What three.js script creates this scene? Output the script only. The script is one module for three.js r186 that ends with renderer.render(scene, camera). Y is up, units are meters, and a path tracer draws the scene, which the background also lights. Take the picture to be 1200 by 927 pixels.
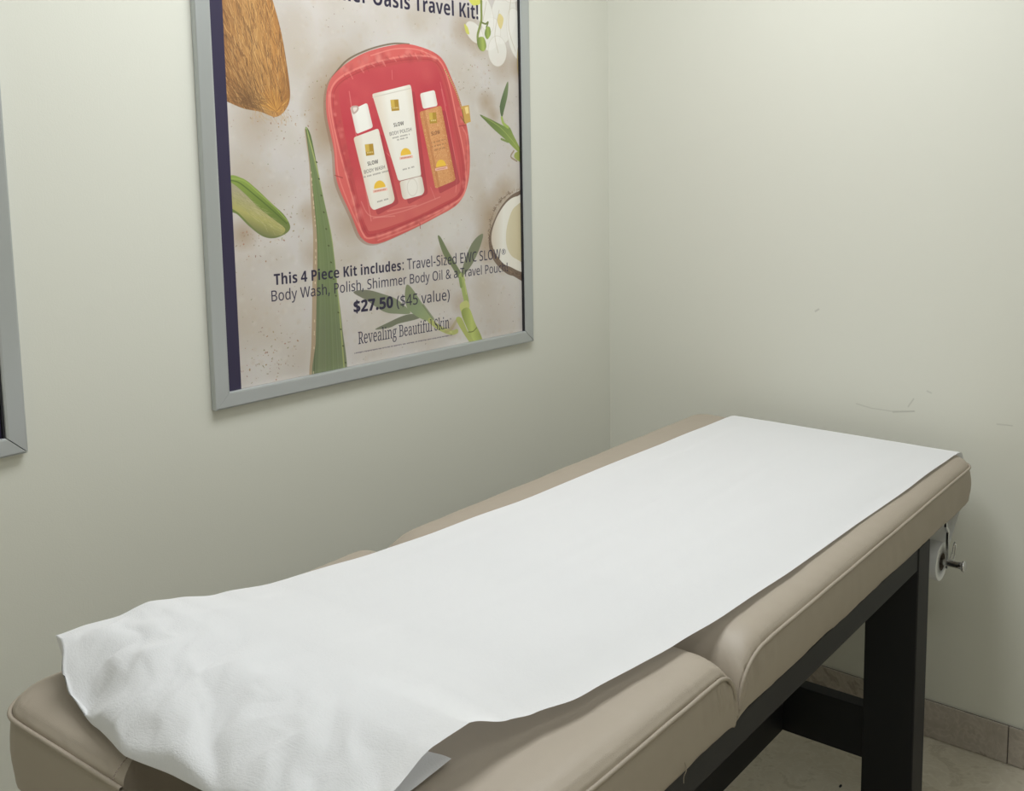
import * as THREE from 'three';
import { RoundedBoxGeometry } from 'three/addons/geometries/RoundedBoxGeometry.js';
import { mergeGeometries, mergeVertices, toCreasedNormals } from 'three/addons/utils/BufferGeometryUtils.js';
import { RectAreaLightUniformsLib } from 'three/addons/lights/RectAreaLightUniformsLib.js';
import { Brush, Evaluator, SUBTRACTION } from 'three-bvh-csg';
import { createNoise2D, createNoise3D } from 'simplex-noise';

// ------------------------------------------------------------------ camera
// World: left wall is the plane z = 0, right wall the plane x = 0, floor y = 0.
const scene = new THREE.Scene();
const F = 1193, PX = 770, PY = 322;                         // focal length and principal point of the 1200x927 frame
const YAW = THREE.MathUtils.degToRad(-35.543), PITCH = THREE.MathUtils.degToRad(6.863);
const EYE = new THREE.Vector3(-2.4228, 1.5, 1.9098);
const fwd = new THREE.Vector3(Math.cos(PITCH) * Math.cos(YAW), -Math.sin(PITCH), Math.cos(PITCH) * Math.sin(YAW));
const camera = new THREE.PerspectiveCamera(2 * Math.atan(605 / F) * 180 / Math.PI, 1540 / 1210, 0.05, 30);
camera.position.copy(EYE);
camera.lookAt(EYE.clone().add(fwd));
camera.setViewOffset(1540, 1210, 0, 283, 1200, 927);
scene.add(camera);

const renderer = new THREE.WebGLRenderer({ antialias: true });
renderer.toneMapping = THREE.LinearToneMapping;
renderer.toneMappingExposure = 1.31;
renderer.shadowMap.enabled = true;
renderer.shadowMap.type = THREE.PCFSoftShadowMap;
scene.background = new THREE.Color(0x000000);

// ------------------------------------------------------------------ main light: recessed ceiling panel over the table
RectAreaLightUniformsLib.init();
const CEIL = 2.6, ROOM_X = -3.3, ROOM_Z = 2.8;
const GLOW = new THREE.Color(0.965, 1.0, 1.035);
const LAMPS = [{ x: -1.1, z: 0.84, w: 1.18, d: 0.58, I: 7.6 }, { x: -2.3, z: 2.15, w: 0.58, d: 0.58, I: 4.4 }];   // over the table; over the free floor behind the viewer
for (const q of LAMPS) {
  const l = new THREE.RectAreaLight(GLOW, q.I, q.w, q.d);
  l.position.set(q.x, CEIL - 0.012, q.z); l.rotation.x = -Math.PI / 2; scene.add(l);
}

// ------------------------------------------------------------------ helpers
function rng(seed) { let a = seed >>> 0; return () => { a = (a + 0x6D2B79F5) | 0; let t = Math.imul(a ^ (a >>> 15), 1 | a); t = (t + Math.imul(t ^ (t >>> 7), 61 | t)) ^ t; return ((t ^ (t >>> 14)) >>> 0) / 4294967296; }; }
const n2 = createNoise2D(rng(11)), n3 = createNoise3D(rng(12));
const clamp = (v, a, b) => Math.max(a, Math.min(b, v));
const sstep = (a, b, v) => { const t = clamp((v - a) / (b - a), 0, 1); return t * t * (3 - 2 * t); };
const lerp = (a, b, t) => a + (b - a) * t;
function table(pts) { return (x) => { if (x <= pts[0][0]) return pts[0][1]; for (let i = 1; i < pts.length; i++) if (x <= pts[i][0]) { const t = (x - pts[i - 1][0]) / (pts[i][0] - pts[i - 1][0]); return lerp(pts[i - 1][1], pts[i][1], t * t * (3 - 2 * t) * 0.5 + t * 0.5); } return pts[pts.length - 1][1]; }; }
const used = {};
function numbered(name) { if (used[name] === undefined) { used[name] = 0; return name; } used[name]++; return name + '_' + String(used[name]).padStart(3, '0'); }
function mesh(name, geo, mat, parent) { const m = new THREE.Mesh(geo, mat); m.name = name; m.castShadow = m.receiveShadow = true; if (parent) parent.add(m); return m; }
function struct(name, geo, mat) { const m = mesh(name, geo, mat, scene); m.userData = { kind: 'structure' }; return m; }
function thing(name, label, category, pos = [0, 0, 0], turn = 0, group) { const g = new THREE.Group(); g.name = numbered(name); g.position.set(...pos); g.rotation.y = turn; g.userData = { label, category }; if (group) g.userData.group = group; scene.add(g); return g; }
function box(x0, x1, y0, y1, z0, z1, r = 0) {
  const g = r ? new RoundedBoxGeometry(x1 - x0, y1 - y0, z1 - z0, 2, r) : new THREE.BoxGeometry(x1 - x0, y1 - y0, z1 - z0);
  g.translate((x0 + x1) / 2, (y0 + y1) / 2, (z0 + z1) / 2); metricUV(g); return g;
}
function metricUV(g) {                                       // uv in metres, by the dominant side of each vertex normal
  const p = g.attributes.position, n = g.attributes.normal, uv = new Float32Array(p.count * 2);
  for (let i = 0; i < p.count; i++) {
    const ax = Math.abs(n.getX(i)), ay = Math.abs(n.getY(i)), az = Math.abs(n.getZ(i));
    if (ay >= ax && ay >= az) { uv[2 * i] = p.getX(i); uv[2 * i + 1] = p.getZ(i); }
    else if (ax >= az) { uv[2 * i] = p.getZ(i); uv[2 * i + 1] = p.getY(i); }
    else { uv[2 * i] = p.getX(i); uv[2 * i + 1] = p.getY(i); }
  }
  g.setAttribute('uv', new THREE.BufferAttribute(uv, 2)); return g;
}
function dataTex(w, h, fn, srgb, rep) {                      // fn(u, v) -> [r,g,b] 0..255
  const d = new Uint8Array(w * h * 4);
  for (let j = 0; j < h; j++) for (let i = 0; i < w; i++) { const c = fn(i / w, j / h); const k = 4 * (j * w + i); d[k] = clamp(c[0], 0, 255); d[k + 1] = clamp(c[1], 0, 255); d[k + 2] = clamp(c[2], 0, 255); d[k + 3] = 255; }
  const t = new THREE.DataTexture(d, w, h); t.magFilter = THREE.LinearFilter; t.minFilter = THREE.LinearMipmapLinearFilter; t.generateMipmaps = true;
  t.wrapS = t.wrapT = THREE.RepeatWrapping; if (srgb) t.colorSpace = THREE.SRGBColorSpace; if (rep) t.repeat.set(...rep); t.needsUpdate = true; return t;
}
const loop2 = (u, v, f, s = 0) => {                          // seamless noise on a torus, -1..1
  const a = u * 2 * Math.PI, b = v * 2 * Math.PI;
  return 0.5 * (n3(Math.cos(a) * f + s, Math.sin(a) * f, Math.cos(b) * f + 3.1 * s) + n3(Math.sin(b) * f - s, Math.cos(a) * f * 0.9 + 7, Math.sin(a + b) * f * 0.7));
};
const fine = rng(5);
const grainTex = (lo, hi, rep) => dataTex(256, 256, (u, v) => { const q = lerp(lo, hi, clamp(0.5 + 0.32 * loop2(u, v, 9) + 0.3 * loop2(u, v, 22, 2) + 0.24 * (fine() - 0.5), 0, 1)); return [q, q, q]; }, false, rep);

// ------------------------------------------------------------------ materials
const M = {};
const wallBump = grainTex(40, 215, [6, 6]);
M.wall = new THREE.MeshStandardMaterial({ color: new THREE.Color().setRGB(0.725, 0.72, 0.635), roughness: 0.62, bumpMap: wallBump, bumpScale: 0.0002 });
M.ceiling = new THREE.MeshStandardMaterial({ color: new THREE.Color().setRGB(0.84, 0.835, 0.81), roughness: 0.95 });
const leatherBump = grainTex(60, 200, [14, 14]);
M.vinyl = new THREE.MeshPhysicalMaterial({ color: new THREE.Color().setRGB(0.385, 0.33, 0.262), roughness: 0.5, bumpMap: leatherBump, bumpScale: 0.0003, clearcoat: 0.06, clearcoatRoughness: 0.45 });
M.thread = new THREE.MeshStandardMaterial({ color: new THREE.Color().setRGB(0.2, 0.16, 0.125), roughness: 0.8 });
M.black = new THREE.MeshPhysicalMaterial({ color: new THREE.Color().setRGB(0.0095, 0.01, 0.0115), roughness: 0.5, specularIntensity: 0.7, bumpMap: grainTex(90, 165, [5, 5]), bumpScale: 0.0002 });
const paperBump = dataTex(512, 512, (u, v) => { const q = 128 + 52 * loop2(u, v, 14, 4) + 34 * loop2(u, v, 40, 6) + 50 * (fine() - 0.5); return [q, q, q]; }, false, [3, 3]);
M.paper = new THREE.MeshPhysicalMaterial({ color: new THREE.Color().setRGB(0.87, 0.875, 0.88), roughness: 1, transmission: 0.3, thickness: 0, side: THREE.DoubleSide, bumpMap: paperBump, bumpScale: 0.0007 });
M.rollSide = new THREE.MeshStandardMaterial({ color: new THREE.Color().setRGB(0.78, 0.785, 0.78), roughness: 0.9 });
M.card = new THREE.MeshStandardMaterial({ color: new THREE.Color().setRGB(0.16, 0.13, 0.1), roughness: 0.9 });
M.chrome = new THREE.MeshStandardMaterial({ color: new THREE.Color().setRGB(0.62, 0.62, 0.62), roughness: 0.22, metalness: 1 });
const brushed = dataTex(256, 64, (u, v) => { const q = 128 + 60 * loop2(u * 1, v, 5) + 60 * (fine() - 0.5); return [q, q, q]; }, false, [4, 30]);
M.alu = new THREE.MeshStandardMaterial({ color: new THREE.Color().setRGB(0.56, 0.585, 0.595), roughness: 0.4, metalness: 0.8, bumpMap: brushed, bumpScale: 0.00006 });
M.gasket = new THREE.MeshStandardMaterial({ color: new THREE.Color().setRGB(0.012, 0.012, 0.016), roughness: 0.6 });
M.backing = new THREE.MeshStandardMaterial({ color: new THREE.Color().setRGB(0.03, 0.03, 0.032), roughness: 0.9 });
M.grout = new THREE.MeshStandardMaterial({ color: new THREE.Color().setRGB(0.13, 0.115, 0.1), roughness: 0.95 });
function stoneTex(base, vein, seed, amp) {
  return dataTex(512, 512, (u, v) => {
    const w = 0.18 * loop2(u, v, 1.1, seed), a = loop2((u + w) % 1, (v + w * 0.8 + 1) % 1, 1.5, seed + 1), b = loop2((u + 1 - w) % 1, v, 3.4, seed + 2), c = loop2(u, v, 9, seed + 3);
    const ridge = Math.pow(1 - Math.min(1, Math.abs(b + 0.3 * c) * 2.4), 4), patch = sstep(0.25, 0.55, a + 0.35 * c);
    const t = amp * (0.55 * a + 0.3 * c + 0.1 * (fine() - 0.5)) - 30 * patch * amp / 22;
    return [0, 1, 2].map((k) => lerp(base[k] + t * (1 + 0.05 * k), vein[k], ridge * 0.5));
  }, true, [1.25, 1.25]);
}
M.floorTile = new THREE.MeshStandardMaterial({ map: stoneTex([210, 202, 184], [226, 220, 206], 3, 13), roughness: 0.42, bumpMap: wallBump, bumpScale: 0.0003 });
M.baseTile = new THREE.MeshStandardMaterial({ map: stoneTex([178, 169, 158], [206, 197, 185], 7, 24), roughness: 0.5 });

// ------------------------------------------------------------------ room shell
// right wall: the same paint with the faint scuff marks seen above the table's end
{
  const W = 1400, H = 1300, c = document.createElement('canvas'); c.width = W; c.height = H; const g = c.getContext('2d');
  g.fillStyle = 'rgb(255,255,255)'; g.fillRect(0, 0, W, H);
  const rx = (px, py) => { const r = pixelRay(px, py), t = (0 - EYE.x) / r.x; return [(EYE.z + r.z * t) * 500, H - (EYE.y + r.y * t) * 500]; };
  const scuff = (pts, a, lw) => { g.strokeStyle = 'rgba(95,92,88,' + a + ')'; g.lineWidth = lw; g.beginPath(); pts.forEach((q, i) => { const [x, y] = rx(...q); i ? g.lineTo(x, y) : g.moveTo(x, y); }); g.stroke(); };
  scuff([[1003, 473], [1020, 478], [1045, 482], [1072, 482]], 0.15, 1.2); scuff([[1046, 483], [1072, 482]], 0.2, 1);
  scuff([[1064, 477], [1071, 467]], 0.2, 1.2); scuff([[1168, 497], [1187, 499]], 0.2, 1); scuff([[955, 365], [960, 362]], 0.2, 2); scuff([[1086, 458], [1092, 461]], 0.15, 1.5);
  const t = new THREE.CanvasTexture(c); t.colorSpace = THREE.SRGBColorSpace;
  M.wallScuffed = M.wall.clone(); M.wallScuffed.map = t; M.wallScuffed.bumpMap = wallBump.clone(); M.wallScuffed.bumpMap.repeat.set(17, 16); M.wallScuffed.bumpMap.needsUpdate = true;
}
function pixelRay(px, py) {
  const right = new THREE.Vector3().crossVectors(fwd, new THREE.Vector3(0, 1, 0)).normalize(), down = new THREE.Vector3().crossVectors(fwd, right);
  return fwd.clone().addScaledVector(right, (px - PX) / F).addScaledVector(down, (py - PY) / F);
}
const T = 0.12;
struct('wall_left', box(ROOM_X - T, T, -T, CEIL + T, -T, 0), M.wall);
{ const g = new THREE.BoxGeometry(T, CEIL, ROOM_Z); g.translate(T / 2, CEIL / 2, ROOM_Z / 2);          // uv: 0..1 over the wall, z to the right
  const p = g.attributes.position, uv = g.attributes.uv; for (let i = 0; i < p.count; i++) uv.setXY(i, p.getZ(i) / ROOM_Z, p.getY(i) / CEIL);
  struct('wall_right', g, M.wallScuffed); }
struct('wall_back', box(ROOM_X - T, ROOM_X, 0, CEIL, 0, ROOM_Z), M.wall);
struct('wall_front', box(ROOM_X - T, T, -T, CEIL + T, ROOM_Z, ROOM_Z + T), M.wall);
{ // ceiling with an opening for the light panel
  const s = new THREE.Shape([[ROOM_X - T, 0], [T, 0], [T, -ROOM_Z], [ROOM_X - T, -ROOM_Z]].map((q) => new THREE.Vector2(...q)));
  for (const l of LAMPS) { const hx = l.w / 2 + 0.02, hz = l.d / 2 + 0.02; s.holes.push(new THREE.Path([[l.x - hx, -l.z - hz], [l.x - hx, -l.z + hz], [l.x + hx, -l.z + hz], [l.x + hx, -l.z - hz]].map((q) => new THREE.Vector2(...q)))); }
  const g = new THREE.ExtrudeGeometry(s, { depth: T, bevelEnabled: false }); g.rotateX(-Math.PI / 2); g.translate(0, CEIL, 0);
  struct('ceiling', g, M.ceiling);
}
const floor = struct('floor', box(ROOM_X - T, T, -T, -0.009, -T, ROOM_Z + T), M.grout);
{ // stone-look floor tiles, each with its own edges
  const P = 0.605, gap = 0.003, zs = [0], xs = [0];
  for (let z = 0.715 - P; z < ROOM_Z; z += P) zs.push(z); zs.push(ROOM_Z);
  for (let x = -P; x > ROOM_X; x -= P) xs.push(x); xs.push(ROOM_X);
  const r = rng(21);
  for (let i = 0; i + 1 < xs.length; i++) for (let j = 0; j + 1 < zs.length; j++) {
    const g = box(xs[i + 1] + gap / 2, xs[i] - gap / 2, -0.01, 0, zs[j] + gap / 2, zs[j + 1] - gap / 2, 0.0012);
    const uv = g.attributes.uv, a = r() * 3, b = r() * 3, fl = r() < 0.5 ? -1 : 1; for (let k = 0; k < uv.count; k++) uv.setXY(k, uv.getX(k) * fl + a, uv.getY(k) + b);
    mesh('tile', g, M.floorTile, floor);
  }
}
function baseboard(name, axis, plane, dir, from, to, joint) {  // row of cut tiles standing against a wall
  const L = 0.33, h = 0.099, th = 0.009, gap = 0.003;
  const mk = (a, b, y0, y1, t0, t1, r) => { const lo = Math.min(plane + dir * t0, plane + dir * t1), hi = Math.max(plane + dir * t0, plane + dir * t1); return axis === 'z' ? box(lo, hi, y0, y1, a, b, r) : box(a, b, y0, y1, lo, hi, r); };
  const root = struct(name, mk(from, to, 0.0005, h - 0.001, 0, 0.006), M.grout);
  const cuts = [from]; for (let q = joint - Math.ceil((joint - from) / L) * L; q < to; q += L) if (q > from + 0.02 && q < to - 0.02) cuts.push(q); cuts.push(to);
  const r = rng(31);
  for (let i = 0; i + 1 < cuts.length; i++) {
    const g = mk(cuts[i] + gap / 2, cuts[i + 1] - gap / 2, 0.0015, h, 0.004, th, 0.0012), uv = g.attributes.uv, a = r() * 2, b = r() * 2;
    for (let k = 0; k < uv.count; k++) uv.setXY(k, uv.getX(k) + a, uv.getY(k) + b);
    mesh('tile', g, M.baseTile, root);
  }
}
baseboard('baseboard_right', 'z', 0, -1, 0.01, ROOM_Z, 1.246);
baseboard('baseboard_left', 'x', 0, 1, ROOM_X, -0.011, -0.3);
baseboard('baseboard_back', 'z', ROOM_X, 1, 0.011, ROOM_Z - 0.011, 1.0);
baseboard('baseboard_front', 'x', ROOM_Z, -1, ROOM_X, -0.011, -0.3);

for (const l of LAMPS) { // recessed light panels
  const o = thing('ceiling_light', l.w > l.d ? 'long white light panel recessed in the ceiling over the treatment table' : 'square white light panel recessed in the ceiling over the open floor', 'light', [l.x, CEIL, l.z]);
  const w = l.w / 2, d = l.d / 2, fr = [box(-w - 0.03, -w, -0.006, 0.03, -d - 0.03, d + 0.03), box(w, w + 0.03, -0.006, 0.03, -d - 0.03, d + 0.03), box(-w, w, -0.006, 0.03, -d - 0.03, -d), box(-w, w, -0.006, 0.03, d, d + 0.03)];
  mesh('frame', mergeGeometries(fr), M.ceiling, o);
  mesh('diffuser', box(-w, w, 0.0, 0.012, -d, d), new THREE.MeshStandardMaterial({ color: 0xf4f4f0, roughness: 0.8, emissive: GLOW, emissiveIntensity: 1.0 }), o);
  mesh('housing', box(-w - 0.015, w + 0.015, 0.03, 0.09, -d - 0.015, d + 0.015), M.ceiling, o);
}

// ------------------------------------------------------------------ framed posters on the left wall
const FR = { w: 0.947, h: 1.2, rail: 0.033, y: 0.980, x: -1.305, sheet: 0.006 };
function rail(A, B, inward, gapA, gapB) {                      // mitred extrusion of the frame profile from corner A to corner B (x, y on the wall)
  const prof = [[0, 0.001], [0, 0.0135], [0.0012, 0.0152], [0.0035, 0.0158], [0.0285, 0.0152], [0.0318, 0.0142], [0.033, 0.0124], [0.033, 0.0068], [0.031, 0.0062], [0.004, 0.0062]];
  const dir = new THREE.Vector2(B[0] - A[0], B[1] - A[1]).normalize(), L = Math.hypot(B[0] - A[0], B[1] - A[1]), pos = [], idx = [];
  const at = (t, d, h) => [A[0] + dir.x * t + inward[0] * d, A[1] + dir.y * t + inward[1] * d, h];
  const a = prof.map(([d, h]) => at(d + gapA, d, h)), b = prof.map(([d, h]) => at(L - d - gapB, d, h)), n = prof.length;
  const tri = (p, q, r) => pos.push(...p, ...q, ...r);
  for (let i = 0; i < n; i++) { const j = (i + 1) % n; tri(a[i], b[i], b[j]); tri(a[i], b[j], a[j]); }
  const fan = (v, flip) => { for (let i = 1; i + 1 < n; i++) flip ? tri(v[0], v[i + 1], v[i]) : tri(v[0], v[i], v[i + 1]); };
  fan(a, false); fan(b, true);
  let g = new THREE.BufferGeometry(); g.setAttribute('position', new THREE.Float32BufferAttribute(pos, 3)); 
  // make all faces point outwards
  g.computeVertexNormals(); const c = new THREE.Vector3(); g.computeBoundingBox(); g.boundingBox.getCenter(c);
  let s = 0; const p = g.attributes.position, nn = g.attributes.normal; for (let i = 0; i < p.count; i++) s += (p.getX(i) - c.x) * nn.getX(i) + (p.getY(i) - c.y) * nn.getY(i) + (p.getZ(i) - c.z) * nn.getZ(i);
  if (s < 0) { const arr = p.array; for (let i = 0; i < arr.length; i += 9) for (let k = 0; k < 3; k++) { const t = arr[i + 3 + k]; arr[i + 3 + k] = arr[i + 6 + k]; arr[i + 6 + k] = t; } g.computeVertexNormals(); }
  const uv = []; for (let i = 0; i < p.count; i++) { const dx = p.getX(i) - A[0], dy = p.getY(i) - A[1]; uv.push(dx * dir.x + dy * dir.y, dx * inward[0] + dy * inward[1]); }
  g.setAttribute('uv', new THREE.Float32BufferAttribute(uv, 2));
  return g;
}
function posterFrame(name, label, x, printMat) {
  const o = thing(name, label, 'poster frame', [x, FR.y, 0], 0), w = FR.w, h = FR.h;
  mesh('backing_board', box(0.004, w - 0.004, 0.004, h - 0.004, 0.0012, FR.sheet - 0.001), M.backing, o);
  const pr = new THREE.PlaneGeometry(w - 2 * FR.rail + 0.012, h - 2 * FR.rail + 0.012); pr.translate(w / 2, h / 2, FR.sheet);
  mesh('printed_poster', pr, printMat, o);
  mesh('frame_rail', rail([0, 0], [w, 0], [0, 1], 0.0002, 0.001), M.alu, o);
  mesh('frame_rail', rail([w, 0], [w, h], [-1, 0], 0.001, 0.0008), M.alu, o);
  mesh('frame_rail', rail([w, h], [0, h], [0, -1], 0.0008, 0.0008), M.alu, o);
  mesh('frame_rail', rail([0, h], [0, 0], [1, 0], 0.0008, 0.0002), M.alu, o);
  const gk = mesh('gasket', box(w - FR.rail - 0.0035, w - FR.rail + 0.001, FR.rail - 0.001, h - FR.rail, FR.sheet + 0.0004, 0.0126), M.gasket, o); gk.userData.label = 'black seal inside the right rail';
  return o;
}
// ---- the print: drawn flat on a canvas; P() turns a pixel of the photograph into a point of the print
const PRW = FR.w - 2 * FR.rail + 0.012, PRH = FR.h - 2 * FR.rail + 0.012, PR_X = FR.x + FR.rail - 0.006, PR_Y = FR.y + FR.rail - 0.006;
const CH = 2048, CW = Math.round(CH * PRW / PRH), S = CH / PRH;
function P(px, py) { const r = pixelRay(px, py), t = (FR.sheet - EYE.z) / r.z; return [(EYE.x + r.x * t - PR_X) * S, CH - (EYE.y + r.y * t - PR_Y) * S]; }
function drawPoster() {
  const cv = document.createElement('canvas'); cv.width = CW; cv.height = CH; const g = cv.getContext('2d'), r = rng(77);
  const R = (a, b) => a + (b - a) * r();
  const rgb = (c, a = 1) => `rgba(${c.map((v) => Math.round(clamp(v, 0, 255))).join(',')},${a})`;
  // stone backdrop
  g.fillStyle = rgb([206, 200, 196]); g.fillRect(0, 0, CW, CH);
  const blob = (x, y, rad, c, a) => { const q = g.createRadialGradient(x, y, 0, x, y, rad); q.addColorStop(0, rgb(c, a)); q.addColorStop(0.5, rgb(c, a * 0.55)); q.addColorStop(1, rgb(c, 0)); g.fillStyle = q; g.fillRect(x - rad, y - rad, 2 * rad, 2 * rad); };
  for (let i = 0; i < 420; i++) { const k = r(); blob(R(0, CW), R(0, CH), R(30, 170), k < 0.35 ? [220, 215, 209] : k < 0.7 ? [188, 174, 157] : k < 0.85 ? [209, 199, 191] : [180, 161, 138], R(0.14, 0.42)); }
  for (let i = 0; i < 2600; i++) { const k = r(); blob(R(0, CW), R(0, CH), R(3, 18), k < 0.5 ? [224, 219, 212] : [190, 168, 140], R(0.06, 0.25)); }
  for (let i = 0; i < 520; i++) { g.fillStyle = rgb([R(90, 150), R(60, 110), R(40, 70)], R(0.25, 0.7)); g.beginPath(); g.ellipse(R(0, CW), R(0, CH), R(0.8, 4), R(0.8, 2.2), R(0, 3), 0, 7); g.fill(); }
  // path helpers, points in photograph pixels
  const sm = (pts, closed = true) => { const q = pts.map((p) => P(...p)), n = q.length; g.beginPath(); const at = (i) => closed ? q[(i + n) % n] : q[clamp(i, 0, n - 1)]; g.moveTo(...q[0]); for (let i = 0; i < (closed ? n : n - 1); i++) { const [p0, p1, p2, p3] = [at(i - 1), at(i), at(i + 1), at(i + 2)]; g.bezierCurveTo(p1[0] + (p2[0] - p0[0]) / 6, p1[1] + (p2[1] - p0[1]) / 6, p2[0] - (p3[0] - p1[0]) / 6, p2[1] - (p3[1] - p1[1]) / 6, p2[0], p2[1]); } if (closed) g.closePath(); };
  const poly = (pts) => { g.beginPath(); pts.forEach((p, i) => i ? g.lineTo(...P(...p)) : g.moveTo(...P(...p))); g.closePath(); };
  const fill = (c, a) => { g.fillStyle = typeof c === 'string' || !Array.isArray(c) ? c : rgb(c, a); g.fill(); };
  const line = (pts, c, lw, a = 1) => { sm(pts, false); g.strokeStyle = rgb(c, a); g.lineWidth = lw; g.lineCap = 'round'; g.stroke(); };
  const grad = (p, q, stops) => { const G = g.createLinearGradient(...P(...p), ...P(...q)); stops.forEach(([t, c, a = 1]) => G.addColorStop(t, rgb(c, a))); return G; };
  const soft = (px, py, rad, c, a) => { const [x, y] = P(px, py); blob(x, y, rad, c, a); };
  // printed soft browns beside the objects in the picture
  for (const [x, y, d, a] of [[385, 130, 120, 0.5], [383, 100, 90, 0.4], [398, 75, 90, 0.35], [385, 165, 110, 0.45], [398, 215, 90, 0.4], [412, 262, 90, 0.4], [300, 140, 110, 0.35], [365, 250, 60, 0.3], [366, 300, 60, 0.3], [545, 35, 90, 0.45], [560, 50, 70, 0.4], [588, 75, 90, 0.35], [570, 120, 60, 0.45], [578, 135, 40, 0.4], [575, 250, 110, 0.5], [570, 285, 90, 0.45], [590, 225, 80, 0.4], [520, 300, 60, 0.3], [540, 355, 60, 0.35], [530, 385, 50, 0.4], [285, 275, 60, 0.5], [610, 80, 70, 0.5]]) { soft(x, y, d * 1.15, [140, 106, 70], a); }
  for (let i = 0; i < 260; i++) { const cxs = [[300, 285], [330, 260], [300, 430], [330, 410], [390, 110], [560, 90], [345, 150]][Math.floor(r() * 7)]; const [x, y] = P(cxs[0] + R(-28, 28), cxs[1] + R(-22, 22)); g.fillStyle = rgb([R(110, 160), R(75, 115), R(45, 75)], R(0.3, 0.75)); g.beginPath(); g.ellipse(x, y, R(1, 5), R(0.8, 3), R(0, 3), 0, 7); g.fill(); }
  // coconut with husk, cut by the left border
  const coco = [[240, -110], [285, -90], [306, -40], [320, 2], [330, 40], [337, 82], [340, 112], [335, 128], [323, 137], [305, 131], [285, 127], [262, 117], [240, 105]];
  sm(coco); fill(grad([262, 60], [340, 60], [[0, [150, 100, 52]], [0.45, [190, 138, 76]], [0.8, [186, 126, 60]], [1, [126, 78, 36]]])); g.save(); sm(coco); g.clip();
  for (let i = 0; i < 2600; i++) {
    const t = r(), x0 = 236 + 100 * r(), y0 = -110 + 235 * r(), tx = 328, ty = 142, dx = tx - x0 + 0.25 * (x0 - 300), dy = ty - y0 + 50, l = Math.hypot(dx, dy), len = R(5, 26), jx = R(-0.18, 0.18);
    const c = t < 0.3 ? [112, 70, 34] : t < 0.55 ? [226, 178, 112] : t < 0.75 ? [160, 106, 50] : t < 0.88 ? [206, 148, 76] : [70, 42, 22];
    line([[x0, y0], [x0 + (dx / l + jx) * len * 0.5 + R(-1, 1), y0 + dy / l * len * 0.5], [x0 + (dx / l + jx * 1.4) * len, y0 + dy / l * len]], c, R(0.8, 2.6), R(0.35, 0.8));
  }
  for (let i = 0; i < 420; i++) { const a = R(0.4, 2.7), d = R(2, 34); line([[324 + Math.cos(a) * 2, 132], [326 - Math.cos(a) * d * 0.7 - d * 0.2, 134 - Math.sin(a) * d]], r() < 0.5 ? [226, 166, 76] : [150, 90, 34], R(0.8, 2), 0.55); }
  for (let i = 0; i < 220; i++) line([[R(262, 300), R(85, 130)], [R(280, 318), R(112, 140)]], [92, 58, 28], R(0.6, 1.6), 0.3);
  g.restore();
  for (let i = 0; i < 60; i++) { const x = R(296, 338), y = 130 + R(-4, 8); line([[x, y], [x + R(-3, 8), y + R(2, 12)]], [190, 140, 80], R(0.6, 1.4), 0.55); }
  // cut aloe piece
  const al = [[268, 208], [284, 209], [299, 220], [318, 238], [333, 252], [340, 265], [336, 273], [322, 279], [308, 277], [293, 266], [279, 252], [268, 243]];
  sm(al); fill(grad([300, 215], [290, 275], [[0, [134, 158, 62]], [0.5, [100, 122, 44]], [1, [110, 118, 70]]]));
  sm([[266, 214], [274, 216], [288, 228], [304, 244], [322, 258], [334, 268], [330, 275], [318, 277], [305, 273], [292, 262], [280, 250], [266, 238]]); fill(grad([300, 232], [288, 268], [[0, [166, 158, 128]], [0.55, [176, 170, 96]], [1, [112, 116, 70]]]));
  for (let i = 0; i < 240; i++) { const t = r(), x = lerp(272, 328, t) + R(-3, 3), y = lerp(228, 270, t) + R(-11, 8); line([[x, y], [x + R(2, 7), y + R(1, 5)]], r() < 0.5 ? [206, 196, 150] : [140, 140, 86], R(0.7, 2), 0.4); }
  line([[266, 211], [280, 214], [299, 229], [320, 247], [336, 262]], [74, 98, 32], 5, 0.8); line([[270, 209], [286, 212], [303, 226], [322, 243], [337, 259]], [158, 178, 84], 5, 0.7);
  // long aloe leaf with its brown side
  sm([[357, 152], [362, 190], [364, 230], [367, 280], [366, 340], [365, 400], [363, 445], [376, 445], [376, 300], [368, 220], [361, 165]]); fill([164, 136, 100], 0.75);
  const leaf = [[358, 149], [364, 158], [372, 196], [380, 236], [388, 272], [392, 302], [396, 340], [401, 382], [405, 445], [368, 445], [370, 400], [371, 350], [372, 300], [371, 270], [368, 236], [364, 196], [360, 165]];
  sm(leaf); fill(grad([370, 150], [385, 440], [[0, [74, 96, 44]], [0.25, [104, 126, 60]], [0.55, [112, 128, 82]], [0.8, [106, 116, 86]], [1, [116, 124, 92]]])); g.save(); sm(leaf); g.clip();
  for (let i = 0; i < 130; i++) { const t = r(); line([[lerp(359, 359, t), 150], [lerp(364, 372, t), 200], [lerp(371, 388, t), 275], [lerp(372, 396, t), 345], [lerp(369, 404, t), 440]], r() < 0.5 ? [140, 152, 100] : [84, 98, 62], R(2, 6), 0.12); }
  line([[359, 150], [372, 200], [388, 272], [396, 342], [404, 440]], [170, 178, 104], 6, 0.8); line([[359, 152], [364, 200], [371, 275], [371, 350], [368, 440]], [58, 78, 38], 5, 0.5); g.restore();
  for (let i = 0; i < 13; i++) { const t = i / 12, x = lerp(370, 404, t), y = lerp(190, 425, t); g.fillStyle = rgb([70, 78, 38]); g.beginPath(); g.ellipse(...P(x + 1, y), 5, 3, 0.5, 0, 7); g.fill(); }
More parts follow.
